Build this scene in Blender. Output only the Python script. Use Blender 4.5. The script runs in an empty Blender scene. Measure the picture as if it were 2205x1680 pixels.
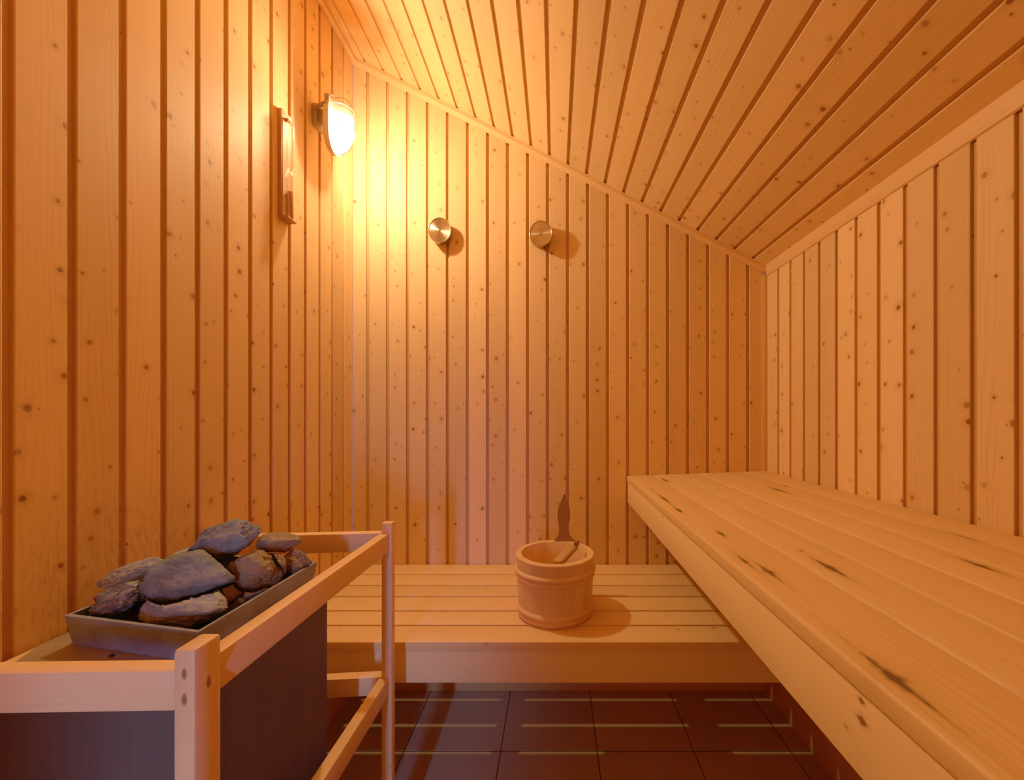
import bpy, bmesh, math, random
from mathutils import Vector, Matrix, noise
from mathutils.bvhtree import BVHTree

rng = random.Random(7)
SC = bpy.context.scene
COL = SC.collection
PI = math.pi

# ---------------------------------------------------------------- room constants (metres; x right, y depth, z up)
CAM_Z = 1.32
F, VX, VY = 870.0, 1195.0, 897.0          # focal length and vanishing point measured on a 2205 x 1680 frame
XL, XR, YB, YF = -0.979, 1.022, 1.955, -0.52
def ceil_z(x): return 2.5604 - 0.508 * x
SLOPE = math.atan(0.508)
def at(px, py, Y):
    """world point seen at a pixel, at depth Y"""
    return Vector(((px - VX) * Y / F, Y, CAM_Z - (py - VY) * Y / F))
def at_h(px, py, h):
    """world point seen at a pixel, h below the eye"""
    return at(px, py, h * F / (py - VY))

# ---------------------------------------------------------------- tagging
def tag(o, label=None, cat=None, group=None, kind=None):
    if label: o['label'] = label
    if cat: o['category'] = cat
    if group: o['group'] = group
    if kind: o['kind'] = kind
    return o
def thing(name, label, cat, loc=(0, 0, 0), group=None):
    o = bpy.data.objects.new(name, None)
    o.empty_display_size = 0.05
    COL.objects.link(o); o.location = loc
    return tag(o, label, cat, group)

# ---------------------------------------------------------------- node helper
class NT:
    def __init__(s, name):
        s.m = bpy.data.materials.new(name); s.m.use_nodes = True
        s.t = s.m.node_tree; s.t.nodes.clear()
        s.out = s.t.nodes.new('ShaderNodeOutputMaterial')
    def n(s, typ, **kw):
        nd = s.t.nodes.new(typ)
        for k, v in kw.items(): setattr(nd, k, v)
        return nd
    def set(s, sock, v):
        if isinstance(v, bpy.types.NodeSocket): s.t.links.new(v, sock)
        else: sock.default_value = v
    def math(s, op, a, b=0.0, c=0.0, clamp=False):
        nd = s.n('ShaderNodeMath', operation=op, use_clamp=clamp)
        s.set(nd.inputs[0], a); s.set(nd.inputs[1], b); s.set(nd.inputs[2], c)
        return nd.outputs[0]
    def comb(s, x, y, z=0.0):
        nd = s.n('ShaderNodeCombineXYZ')
        for i, v in enumerate((x, y, z)): s.set(nd.inputs[i], v)
        return nd.outputs[0]
    def noise(s, vec, scale=1.0, detail=2.0, rough=0.5, dist=0.0):
        nd = s.n('ShaderNodeTexNoise'); s.set(nd.inputs['Vector'], vec)
        nd.inputs['Scale'].default_value = scale; nd.inputs['Detail'].default_value = detail
        nd.inputs['Roughness'].default_value = rough; nd.inputs['Distortion'].default_value = dist
        return nd.outputs['Fac']
    def remap(s, v, a, b, c=0.0, d=1.0, smooth=False):
        nd = s.n('ShaderNodeMapRange', interpolation_type='SMOOTHSTEP' if smooth else 'LINEAR')
        for i, q in enumerate((v, a, b, c, d)): s.set(nd.inputs[i], q)
        return nd.outputs[0]
    def mix(s, f, a, b, mode='MIX'):
        nd = s.n('ShaderNodeMix', data_type='RGBA', blend_type=mode)
        s.set(nd.inputs[0], f); s.set(nd.inputs[6], a); s.set(nd.inputs[7], b)
        return nd.outputs[2]
    def bump(s, h, strength, dist=0.002):
        nd = s.n('ShaderNodeBump'); nd.inputs['Strength'].default_value = strength
        nd.inputs['Distance'].default_value = dist; s.set(nd.inputs['Height'], h)
        return nd.outputs[0]
    def principled(s, base, rough=0.5, metal=0.0, normal=None, spec=None, **kw):
        nd = s.n('ShaderNodeBsdfPrincipled')
        s.set(nd.inputs['Base Color'], base); s.set(nd.inputs['Roughness'], rough); s.set(nd.inputs['Metallic'], metal)
        if spec is not None: s.set(nd.inputs['Specular IOR Level'], spec)
        if normal is not None: s.set(nd.inputs['Normal'], normal)
        for k, v in kw.items(): s.set(nd.inputs[k], v)
        return nd.outputs[0]
    def finish(s, sh):
        s.t.links.new(sh, s.out.inputs['Surface']); return s.m

def rgb(r, g, b): return (r, g, b, 1.0)

def wood(name, dark, light, knot_col, knots=0.45, ksu=13.0, ksv=13.0, kr=(0.02, 0.075), rings=0.16, rough=0.48, fine=0.10, jitter=0.16, spec=0.3, line=0.0, spots=(), stain=False):
    T = NT(name)
    uv = T.n('ShaderNodeUVMap', uv_map='grain').outputs[0]
    pc = T.n('ShaderNodeUVMap', uv_map='piece').outputs[0]
    su = T.n('ShaderNodeSeparateXYZ'); T.set(su.inputs[0], uv)
    sp = T.n('ShaderNodeSeparateXYZ'); T.set(sp.inputs[0], pc)
    u, v = su.outputs[0], su.outputs[1]
    r1, r2 = sp.outputs[0], sp.outputs[1]
    uo = T.math('MULTIPLY_ADD', r1, 37.3, u); vo = T.math('MULTIPLY_ADD', r2, 11.7, v)
    # knots: sparse voronoi cells
    kv = T.comb(T.math('MULTIPLY', uo, ksu), T.math('MULTIPLY', vo, ksv), 0.0)
    wob = T.noise(T.comb(T.math('MULTIPLY', uo, 70.0), T.math('MULTIPLY', vo, 90.0), 0.0), 1.0, 2.0)
    vor = T.n('ShaderNodeTexVoronoi', voronoi_dimensions='2D', feature='F1'); T.set(vor.inputs['Vector'], kv)
    vor.inputs['Scale'].default_value = 1.0; vor.inputs['Randomness'].default_value = 0.95
    sc = T.n('ShaderNodeSeparateColor'); T.set(sc.inputs[0], vor.outputs['Color'])
    present = T.math('GREATER_THAN', sc.outputs[0], 1.0 - knots)
    rad = T.remap(T.math('POWER', sc.outputs[1], 1.8), 0.0, 1.0, kr[0], kr[1])
    d = T.math('ADD', vor.outputs['Distance'], T.math('MULTIPLY', T.math('SUBTRACT', wob, 0.5), 0.035))
    core = T.math('MULTIPLY', T.remap(d, T.math('MULTIPLY', rad, 1.25), T.math('MULTIPLY', rad, 0.55), smooth=True), present)
    halo = T.math('MULTIPLY', T.remap(d, T.math('MULTIPLY', rad, 3.6), rad, smooth=True), present)
    strength = T.remap(sc.outputs[2], 0.0, 1.0, 0.45, 1.0)
    # growth rings running along the board, bent round the knots
    bend = T.noise(T.comb(T.math('MULTIPLY', uo, 1.3), T.math('MULTIPLY', vo, 9.0), r1), 1.0, 2.0)
    ph = T.math('ADD', T.math('MULTIPLY', vo, 95.0), T.math('MULTIPLY', bend, 9.0))
    ph = T.math('ADD', ph, T.math('MULTIPLY', halo, 1.6))
    ring = T.math('MULTIPLY_ADD', T.math('SINE', T.math('MULTIPLY', ph, 2 * PI)), 0.5, 0.5)
    ring = T.math('POWER', ring, 2.2)
    ringvar = T.noise(T.comb(T.math('MULTIPLY', uo, 0.9), T.math('MULTIPLY', vo, 14.0), 3.0), 1.0, 1.0)
    ring = T.math('MULTIPLY', ring, T.remap(ringvar, 0.35, 0.7, 0.15, 1.0))
    streak = T.noise(T.comb(T.math('MULTIPLY', uo, 3.0), T.math('MULTIPLY', vo, 260.0), 1.0), 1.0, 3.0, 0.6)
    blotch = T.noise(T.comb(T.math('MULTIPLY', uo, 2.2), T.math('MULTIPLY', vo, 12.0), 5.0), 1.0, 2.0)
    tone = T.remap(blotch, 0.25, 0.75, 0.0, 1.0)
    tone = T.math('ADD', T.math('MULTIPLY', tone, 0.35), T.math('MULTIPLY', r1, 0.65))
    col = T.mix(tone, dark, light)
    dk = T.math('ADD', T.math('MULTIPLY', ring, rings), T.math('MULTIPLY', T.remap(streak, 0.3, 0.75), fine))
    if line:
        crack = T.noise(T.comb(T.math('MULTIPLY', uo, 1.6), T.math('MULTIPLY', vo, 75.0), 9.0), 1.0, 1.0)
        dk = T.math('ADD', dk, T.math('MULTIPLY', T.remap(crack, 0.68, 0.78), line))
    col = T.mix(dk, col, rgb(dark[0] * 0.60, dark[1] * 0.46, dark[2] * 0.36))
    val = T.remap(r2, 0.0, 1.0, 1.0 - jitter, 1.0 + jitter * 0.4)
    hv = T.n('ShaderNodeHueSaturation'); T.set(hv.inputs['Value'], val); T.set(hv.inputs['Color'], col)
    col = hv.outputs[0]
    col = T.mix(T.math('MULTIPLY', halo, T.math('MULTIPLY', strength, 0.45)), col, rgb(dark[0] * 0.72, dark[1] * 0.55, dark[2] * 0.42))
    col = T.mix(T.math('MULTIPLY', core, strength), col, knot_col)
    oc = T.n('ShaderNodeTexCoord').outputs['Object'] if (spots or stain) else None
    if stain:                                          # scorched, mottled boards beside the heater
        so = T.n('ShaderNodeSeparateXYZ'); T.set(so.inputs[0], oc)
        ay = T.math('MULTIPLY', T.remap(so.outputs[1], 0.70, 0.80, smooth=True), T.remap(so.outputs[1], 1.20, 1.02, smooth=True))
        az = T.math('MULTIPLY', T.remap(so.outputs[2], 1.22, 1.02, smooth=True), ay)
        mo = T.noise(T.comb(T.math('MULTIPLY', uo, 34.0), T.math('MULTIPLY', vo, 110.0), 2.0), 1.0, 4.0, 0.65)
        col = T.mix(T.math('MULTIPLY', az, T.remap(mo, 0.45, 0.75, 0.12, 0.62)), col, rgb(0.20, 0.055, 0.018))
    for c, r, pw in spots:
        sb = T.n('ShaderNodeVectorMath', operation='SUBTRACT'); T.set(sb.inputs[0], oc); sb.inputs[1].default_value = c
        dv = T.n('ShaderNodeVectorMath', operation='DIVIDE'); T.set(dv.inputs[0], sb.outputs[0]); dv.inputs[1].default_value = r
        ab = T.n('ShaderNodeVectorMath', operation='ABSOLUTE'); T.set(ab.inputs[0], dv.outputs[0])
        sx_ = T.n('ShaderNodeSeparateXYZ'); T.set(sx_.inputs[0], ab.outputs[0])
        dd = T.math('ADD', T.math('ADD', T.math('POWER', sx_.outputs[0], pw), T.math('POWER', sx_.outputs[1], pw)), T.math('POWER', sx_.outputs[2], pw))
        dd = T.math('ADD', dd, T.math('MULTIPLY', T.math('SUBTRACT', wob, 0.5), 0.7))
        col = T.mix(T.remap(dd, 2.6, 0.9, 0.0, 0.42, smooth=True), col, rgb(dark[0] * 0.62, dark[1] * 0.5, dark[2] * 0.4))
        col = T.mix(T.remap(dd, 1.25, 0.65, 0.0, 0.95), col, knot_col)
    h = T.math('SUBTRACT', T.math('MULTIPLY', streak, 0.5), T.math('MULTIPLY', core, 0.8))
    nb = T.bump(h, 0.12, 0.002)
    ro = T.math('ADD', rough, T.math('MULTIPLY', T.math('SUBTRACT', streak, 0.5), 0.15))
    return T.finish(T.principled(col, ro, 0.0, nb, spec))

def plain(name, col, rough=0.5, metal=0.0, spec=None, bump=0.0, bscale=60.0, var=0.0, **kw):
    T = NT(name)
    tc = T.n('ShaderNodeTexCoord').outputs['Object']
    nz = T.noise(tc, bscale, 3.0)
    c = col
    if var:
        c = T.mix(T.remap(nz, 0.3, 0.7, 0.0, 1.0), rgb(*(q * (1 - var) for q in col[:3])), rgb(*(min(1, q * (1 + var)) for q in col[:3])))
    nb = T.bump(nz, bump) if bump else None
    return T.finish(T.principled(c, rough, metal, nb, spec, **kw))

KNOT = rgb(0.15, 0.042, 0.010)
M_WALL = wood('spruce_panelling', rgb(0.75, 0.435, 0.19), rgb(0.85, 0.545, 0.27), KNOT, knots=0.55, ksu=14.0, ksv=15.0, kr=(0.035, 0.125), rings=0.24, fine=0.16, jitter=0.20, rough=0.58, spec=0.18)
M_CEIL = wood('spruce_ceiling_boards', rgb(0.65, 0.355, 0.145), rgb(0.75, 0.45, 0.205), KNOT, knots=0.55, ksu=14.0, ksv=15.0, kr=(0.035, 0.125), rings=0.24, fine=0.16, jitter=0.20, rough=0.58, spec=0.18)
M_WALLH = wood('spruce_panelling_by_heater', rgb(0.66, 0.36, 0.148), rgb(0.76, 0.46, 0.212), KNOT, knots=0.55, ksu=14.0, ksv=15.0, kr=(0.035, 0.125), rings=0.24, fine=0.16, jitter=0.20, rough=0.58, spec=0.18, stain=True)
M_GROOVE_SHADE = wood('shaded_groove_timber', rgb(0.47, 0.235, 0.08), rgb(0.54, 0.275, 0.098), KNOT, knots=0.2, rings=0.1)  # shade inside the board grooves, put into a darker timber colour
M_TRIM = wood('spruce_trim', rgb(0.62, 0.33, 0.13), rgb(0.70, 0.40, 0.175), KNOT, knots=0.08, rings=0.12)
def bpt(x, y): q = at_h(x, y, 0.275); return (q.x, q.y, 1.05)
BSPOT = [(bpt(1925, 1440), (0.013, 0.085, 1.0), 0.62), (bpt(1655, 1220), (0.010, 0.075, 1.0), 0.62), (bpt(1603, 1197), (0.007, 0.07, 1.0), 0.62),
         (bpt(1786, 1216), (0.010, 0.065, 1.0), 0.8), (bpt(1676, 1059), (0.010, 0.10, 1.0), 0.75), (bpt(2110, 1223), (0.008, 0.05, 1.0), 0.8),
         (bpt(2085, 1167), (0.006, 0.20, 1.0), 0.7), (bpt(1470, 1129), (0.010, 0.030, 1.0), 1.0), (bpt(1430, 1068), (0.007, 0.13, 1.0), 0.8),
         (bpt(1552, 1141), (0.007, 0.035, 1.0), 0.9), (bpt(1462, 1092), (0.008, 0.035, 1.0), 1.0), (bpt(1432, 1031), (0.010, 0.06, 1.0), 0.9)]
M_BENCH = wood('bench_timber', rgb(0.73, 0.435, 0.18), rgb(0.80, 0.50, 0.225), rgb(0.045, 0.014, 0.005), knots=0.05, ksu=3.6, ksv=10.5, kr=(0.03, 0.07), rings=0.32, fine=0.18, jitter=0.12, rough=0.52, line=0.10, spots=BSPOT)
M_BENCH2 = wood('seat_timber', rgb(0.74, 0.44, 0.19), rgb(0.81, 0.51, 0.235), KNOT, knots=0.10, ksu=8.0, ksv=13.0, kr=(0.02, 0.07), rings=0.14, jitter=0.10)
M_GUARD = wood('guard_rail_timber', rgb(0.72, 0.42, 0.20), rgb(0.78, 0.48, 0.25), rgb(0.16, 0.06, 0.02), knots=0.10, ksu=11.0, ksv=16.0, kr=(0.03, 0.1), rings=0.16, jitter=0.08, rough=0.5)
PSPOT = [((-0.489, 0.533, CAM_Z - (1452 - 897) * 0.533 / F), (0.0034, 0.008, 0.007), 1.9), ((-0.489, 0.533, CAM_Z - (1507 - 897) * 0.533 / F), (0.0036, 0.008, 0.0075), 1.9), ((-0.4755, 0.555, CAM_Z - (1468 - 897) * 0.555 / F), (0.008, 0.0036, 0.008), 1.9)]
FSPOT = [((0.35, 0.350 * F / (1855 - VX), CAM_Z - (1510 - VY) * 0.350 / (1855 - VX)), (0.05, 0.006, 0.004), 1.1), ((0.35, 0.350 * F / (1856 - VX), CAM_Z - (1552 - VY) * 0.350 / (1856 - VX)), (0.05, 0.008, 0.006), 1.1)]
M_POST = wood('knotty_post_timber', rgb(0.72, 0.42, 0.20), rgb(0.78, 0.48, 0.25), rgb(0.16, 0.06, 0.02), knots=0.03, ksu=11.0, ksv=16.0, rings=0.16, jitter=0.08, rough=0.5, spots=PSPOT)
M_BUCKET = wood('bucket_timber', rgb(0.74, 0.43, 0.21), rgb(0.80, 0.49, 0.26), rgb(0.3, 0.12, 0.05), knots=0.06, rings=0.18, jitter=0.10, fine=0.16)
M_EAR = wood('brown_handle_timber', rgb(0.27, 0.135, 0.052), rgb(0.31, 0.16, 0.062), KNOT, knots=0.03, rings=0.16)
M_LADLE = wood('ladle_timber', rgb(0.45, 0.24, 0.095), rgb(0.50, 0.28, 0.115), KNOT, knots=0.03, rings=0.16)
M_FRONT = wood('front_board_timber', rgb(0.84, 0.56, 0.27), rgb(0.86, 0.585, 0.29), KNOT, knots=0.05, ksu=6.0, ksv=10.0, rings=0.16, jitter=0.02, rough=0.5, spots=FSPOT)
M_EARDARK = wood('dark_end_shaded_edge_timber', rgb(0.20, 0.085, 0.03), rgb(0.24, 0.10, 0.04), KNOT, knots=0.0, rings=0.2)
M_TIMER = wood('timer_board_timber', rgb(0.36, 0.14, 0.06), rgb(0.42, 0.17, 0.075), KNOT, knots=0.0, rings=0.12)

# ---------------------------------------------------------------- mesh helpers
def to_obj(name, bm, mat, parent=None, loc=None, smooth=None):
    me = bpy.data.meshes.new(name)
    bm.to_mesh(me); bm.free()
    for m in (mat if isinstance(mat, (list, tuple)) else [mat]): me.materials.append(m)
    if smooth is not None:
        for p in me.polygons: p.use_smooth = True
        me.set_sharp_from_angle(angle=math.radians(smooth))
    o = bpy.data.objects.new(name, me)
    COL.objects.link(o)
    if parent: o.parent = parent
    if loc is not None: o.location = loc
    return o

def uv_layers(bm):
    g = bm.loops.layers.uv.get('grain') or bm.loops.layers.uv.new('grain')
    p = bm.loops.layers.uv.get('piece') or bm.loops.layers.uv.new('piece')
    return g, p

def grain(bm, axis, faces=None, piece=None, off=None):
    """wood coordinates in metres: u along the grain axis, v across it"""
    g, p = uv_layers(bm)
    if piece is None: piece = (rng.random(), rng.random())
    if off is None: off = (rng.random() * 5, rng.random() * 2)
    oth = [i for i in range(3) if i != axis]
    for f in (faces if faces is not None else bm.faces):
        n = f.normal
        va = oth[0] if abs(n[oth[0]]) <= abs(n[oth[1]]) else oth[1]
        end = abs(n[axis]) > 0.8
        for l in f.loops:
            co = l.vert.co
            if end: l[g].uv = (co[oth[0]] * 0.35 + off[0], co[oth[1]] + off[1])
            else: l[g].uv = (co[axis] + off[0], co[va] + off[1] + (0.37 if va == oth[1] else 0))
            l[p].uv = piece

def add_box(bm, lo, hi, bev=0.0, segs=2, axis=None, skew=None):
    """a bevelled board between two corners, optionally wood-mapped along an axis; skew(co) moves its points"""
    b = bmesh.new()
    bmesh.ops.create_cube(b, size=1.0)
    lo, hi = Vector(lo), Vector(hi)
    for v in b.verts:
        v.co = Vector(((lo[i] + hi[i]) / 2 + v.co[i] * (hi[i] - lo[i])) for i in range(3))
    if bev: bmesh.ops.bevel(b, geom=b.edges[:], offset=bev, segments=segs, profile=0.5, affect='EDGES')
    b.normal_update()
    if axis is not None: grain(b, axis)
    if skew:
        for v in b.verts: v.co = skew(v.co)
    return join(bm, b)

def join(bm, b):
    me = bpy.data.meshes.new('tmp'); b.to_mesh(me); b.free()
    bm.from_mesh(me); bpy.data.meshes.remove(me)
    return bm

def board(name, lo, hi, axis, mat, parent=None, bev=0.003, skew=None, loc=None):
    bm = bmesh.new(); uv_layers(bm)
    add_box(bm, lo, hi, bev, 2, axis, skew)
    return to_obj(name, bm, mat, parent, loc, smooth=40)

def lathe(bm, prof, segs=48, axis_mat=None, piece_of=None, cap=False):
    """revolve (r, z) points about z"""
    g, p = uv_layers(bm)
    rings = []
    for r, z in prof:
        ring = []
        for i in range(segs):
            a = 2 * PI * i / segs
            ring.append(bm.verts.new((r * math.cos(a), r * math.sin(a), z)))
        rings.append(ring)
    cum = [0.0]
    for k in range(len(prof) - 1):
        cum.append(cum[-1] + math.hypot(prof[k + 1][0] - prof[k][0], prof[k + 1][1] - prof[k][1]))
    for k in range(len(prof) - 1):
        for i in range(segs):
            j = (i + 1) % segs
            try: f = bm.faces.new((rings[k][i], rings[k][j], rings[k + 1][j], rings[k + 1][i]))
            except ValueError: continue
            pr = piece_of(i) if piece_of else (0.5, 0.5)
            R = max(prof[k][0], 0.01)
            for l, (ii, kk) in zip(f.loops, ((i, k), (i + 1, k), (i + 1, k + 1), (i, k + 1))):
                l[g].uv = (cum[kk], 2 * PI * ii / segs * R); l[p].uv = pr
    if cap:
        for ring, flip in ((rings[0], True), (rings[-1], False)):
            try: bm.faces.new(ring[::-1] if flip else ring)
            except ValueError: pass
    return bm

def tube(bm, pts, r, segs=8, closed=False):
    """a round wire along points"""
    pts = [Vector(q) for q in pts]; n = len(pts); rings = []
    up = Vector((0.13, 0.31, 0.94)).normalized()
    for i, q in enumerate(pts):
        a = pts[(i - 1) % n] if (closed or i > 0) else q
        b = pts[(i + 1) % n] if (closed or i < n - 1) else q
        t = (b - a).normalized()
        x = t.cross(up).normalized(); y = t.cross(x)
        rings.append([bm.verts.new(q + (x * math.cos(2 * PI * k / segs) + y * math.sin(2 * PI * k / segs)) * r) for k in range(segs)])
    for i in range(n if closed else n - 1):
        A, B = rings[i], rings[(i + 1) % n]
        for k in range(segs):
            bm.faces.new((A[k], A[(k + 1) % segs], B[(k + 1) % segs], B[k]))
    if not closed:
        bm.faces.new(rings[0][::-1]); bm.faces.new(rings[-1])
    bmesh.ops.recalc_face_normals(bm, faces=bm.faces[:])
    return bm

# ---------------------------------------------------------------- panelled surfaces
GROOVE, GD, CH = 0.0155, 0.0085, 0.0020
def panel(name, origin, across, along, normal, grooves, a0, a1, end0, end1, mat, backing=0.02):
    """tongue-and-groove boards; position = origin + across*a + along*t + normal*d ; end0/end1 give t at a"""
    bm = bmesh.new(); g, p = uv_layers(bm)
    origin, across, along, normal = map(Vector, (origin, across, along, normal))
    edges = [a0] + [q for q in grooves if a0 + 0.012 < q < a1 - 0.012] + [a1]
    prof = []            # (a, depth, board)
    for k in range(len(edges) - 1):
        s = edges[k] + (GROOVE / 2 if k > 0 else 0); e = edges[k + 1] - (GROOVE / 2 if k < len(edges) - 2 else 0)
        if k > 0: prof += [(s - CH * 0.6, -GD, k)]
        prof += [(s, -0.0016, k), (s + 0.0016, 0, k), (e - 0.0016, 0, k), (e, -0.0016, k)]
        if k < len(edges) - 2: prof += [(e + CH * 0.6, -GD, k)]
    pc = [(rng.random(), rng.random()) for _ in edges]
    of = [rng.random() * 4 for _ in edges]
    def P(a, d, t): return origin + across * a + along * t + normal * d
    for (aA, dA, kA), (aB, dB, kB) in zip(prof[:-1], prof[1:]):
        vs = [bm.verts.new(P(aA, dA, end0(aA))), bm.verts.new(P(aB, dB, end0(aB))), bm.verts.new(P(aB, dB, end1(aB))), bm.verts.new(P(aA, dA, end1(aA)))]
        f = bm.faces.new(vs)
        f.normal_update()
        if f.normal.dot(normal) < 0: f.normal_flip()
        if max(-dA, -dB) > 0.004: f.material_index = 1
        for l in f.loops:
            rel = l.vert.co - origin
            l[g].uv = (rel.dot(along) + of[kB], rel.dot(across)); l[p].uv = pc[kB]
    # solid backing behind the boards
    b = [P(a, -backing, t) for a, t in ((a0, end0(a0)), (a1, end0(a1)), (a1, end1(a1)), (a0, end1(a0)))]
    c = [P(a, -backing - 0.03, t) for a, t in ((a0, end0(a0)), (a1, end0(a1)), (a1, end1(a1)), (a0, end1(a0)))]
    bv = [bm.verts.new(q) for q in b]; cv = [bm.verts.new(q) for q in c]
    bm.faces.new(bv); bm.faces.new(cv[::-1])
    for i in range(4):
        j = (i + 1) % 4; bm.faces.new((bv[i], cv[i], cv[j], bv[j]))
    o = to_obj(name, bm, [mat, M_GROOVE_SHADE])
    return tag(o, kind='structure')

def series(start, pitch, a, b):
    k0 = math.floor((a - start) / pitch) - 1
    return [start + pitch * k for k in range(k0, k0 + 80) if a < start + pitch * k < b]

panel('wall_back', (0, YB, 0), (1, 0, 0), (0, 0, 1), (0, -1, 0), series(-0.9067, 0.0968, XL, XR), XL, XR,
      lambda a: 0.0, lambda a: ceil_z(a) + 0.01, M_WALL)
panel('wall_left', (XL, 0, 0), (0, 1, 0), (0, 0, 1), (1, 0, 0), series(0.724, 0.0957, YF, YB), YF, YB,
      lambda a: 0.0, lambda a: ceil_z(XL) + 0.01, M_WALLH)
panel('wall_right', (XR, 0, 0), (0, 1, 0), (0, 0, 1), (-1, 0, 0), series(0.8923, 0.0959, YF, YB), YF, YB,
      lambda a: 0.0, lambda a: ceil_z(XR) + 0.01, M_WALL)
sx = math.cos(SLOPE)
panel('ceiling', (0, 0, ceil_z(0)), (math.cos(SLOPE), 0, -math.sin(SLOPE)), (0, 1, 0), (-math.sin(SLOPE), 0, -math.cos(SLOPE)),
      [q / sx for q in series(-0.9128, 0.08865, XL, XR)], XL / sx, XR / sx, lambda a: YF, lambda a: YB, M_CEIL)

# front wall behind the photographer; a narrow slot added in it shapes the daylight beam
def wall_front():
    bm = bmesh.new(); uv_layers(bm)
    y0, y1 = YF - 0.05, YF
    dx0, dx1, dz = -0.515, -0.430, 1.95
    def slab(x0, x1, z0a, z0b, z1a, z1b):
        v = [bm.verts.new(q) for q in ((x0, y0, z0a), (x1, y0, z0b), (x1, y0, z1b), (x0, y0, z1a), (x0, y1, z0a), (x1, y1, z0b), (x1, y1, z1b), (x0, y1, z1a))]
        for q in ((0, 1, 2, 3), (7, 6, 5, 4), (0, 4, 5, 1), (1, 5, 6, 2), (2, 6, 7, 3), (3, 7, 4, 0)): bm.faces.new([v[i] for i in q])
    slab(XL, dx0, 0, 0, ceil_z(XL), ceil_z(dx0)); slab(dx1, XR, 0, 0, ceil_z(dx1), ceil_z(XR))
    slab(dx0, dx1, dz, dz, ceil_z(dx0), ceil_z(dx1))
    bmesh.ops.recalc_face_normals(bm, faces=bm.faces[:])
    grain(bm, 2)
    tag(to_obj('wall_front', bm, M_WALL), kind='structure')
wall_front()

# ---------------------------------------------------------------- floor: dark square tiles
def floor_mat():
    T = NT('brown_floor_tiles')
    tc = T.n('ShaderNodeTexCoord').outputs['Object']
    s = T.n('ShaderNodeSeparateXYZ'); T.set(s.inputs[0], tc)
    P = 0.381
    def cell(c, o):
        q = T.math('DIVIDE', T.math('SUBTRACT', c, o), P)
        fr = T.math('FRACT', T.math('ADD', q, 40.0))
        return T.math('FLOOR', T.math('ADD', q, 40.0)), T.math('MULTIPLY', T.math('MINIMUM', fr, T.math('SUBTRACT', 1.0, fr)), P)
    ix, dx = cell(s.outputs[0], -0.2142); iy, dy = cell(s.outputs[1], 1.592)
    d = T.math('MINIMUM', dx, dy)
    grout = T.remap(d, 0.0016, 0.0028, 1.0, 0.0)
    wn = T.n('ShaderNodeTexWhiteNoise', noise_dimensions='2D'); T.set(wn.inputs['Vector'], T.comb(ix, iy, 0))
    nz = T.noise(tc, 25.0, 4.0)
    col = T.mix(T.math('ADD', T.math('MULTIPLY', wn.outputs['Value'], 0.5), T.math('MULTIPLY', nz, 0.5)), rgb(0.32, 0.235, 0.19), rgb(0.41, 0.31, 0.255))
    col = T.mix(grout, col, rgb(0.015, 0.012, 0.011))
    h = T.math('SUBTRACT', T.math('MULTIPLY', nz, 0.15), grout)
    return T.finish(T.principled(col, T.remap(nz, 0.3, 0.7, 0.36, 0.5), 0.0, T.bump(h, 0.35, 0.002), 0.45))
bm = bmesh.new()
add_box(bm, (XL - 0.03, YF - 1.2, -0.06), (XR + 0.03, YB + 0.03, 0.0))
tag(to_obj('floor', bm, floor_mat()), kind='structure')

# ---------------------------------------------------------------- trims
def trim(name, pts, w, h, axis_hint=None):
    """a bevelled strip between two points; w across (Vector), h (Vector)"""
    a, b = map(Vector, pts); w, h = Vector(w), Vector(h)
    bm = bmesh.new(); g, p = uv_layers(bm)
    pr = [(0, 0), (1, 0), (1, 0.55), (0.55, 1), (0, 1)]
    A = [bm.verts.new(a + w * s + h * t) for s, t in pr]; B = [bm.verts.new(b + w * s + h * t) for s, t in pr]
    n = len(pr)
    for i in range(n):
        j = (i + 1) % n; bm.faces.new((A[i], A[j], B[j], B[i]))
    bm.faces.new(A[::-1]); bm.faces.new(B)
    bmesh.ops.recalc_face_normals(bm, faces=bm.faces[:])
    d = (b - a).normalized(); o1, o2 = rng.random() * 3, rng.random() * 2
    wn = w.normalized(); hn = h.normalized(); pc = (rng.random(), rng.random())
    for f in bm.faces:
        for l in f.loops:
            r = l.vert.co - a
            l[g].uv = (r.dot(d) + o1, r.dot(wn) + r.dot(hn) + o2); l[p].uv = pc
    return tag(to_obj(name, bm, M_TRIM), kind='structure')
dn = Vector((-math.sin(SLOPE), 0, -math.cos(SLOPE)))
ds = Vector((math.cos(SLOPE), 0, -math.sin(SLOPE)))
trim('trim_1', ((XL, YB, ceil_z(XL)), (XR, YB, ceil_z(XR))), (0, -0.018, 0), dn * 0.031)
trim('trim_2', ((XR, YF, ceil_z(XR)), (XR, YB - 0.018, ceil_z(XR))), (-0.011, 0, 0.0056), (0, 0, -0.047))
trim('trim_3', ((XL, YF, ceil_z(XL)), (XL, YB - 0.018, ceil_z(XL))), (0.024, 0, -0.0122), (0, 0, -0.030))
trim('trim_4', ((XR, YB, 0.0), (XR, YB, ceil_z(XR) - 0.04)), (-0.024, 0, 0), (0, -0.012, 0))
# low skirting boards seen under the benches
bb = board('baseboard_back', (XL + 0.012, YB - 0.014, 0.0), (XR - 0.012, YB - 0.001, 0.09), 0, M_TRIM); tag(bb, kind='structure')
bb = board('baseboard_right', (XR - 0.014, YF + 0.01, 0.0), (XR - 0.001, YB - 0.016, 0.20), 1, M_TRIM); tag(bb, kind='structure')
bb = board('baseboard_left', (XL + 0.001, YF + 0.01, 0.0), (XL + 0.014, YB - 0.016, 0.12), 1, M_TRIM); tag(bb, kind='structure')

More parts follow.
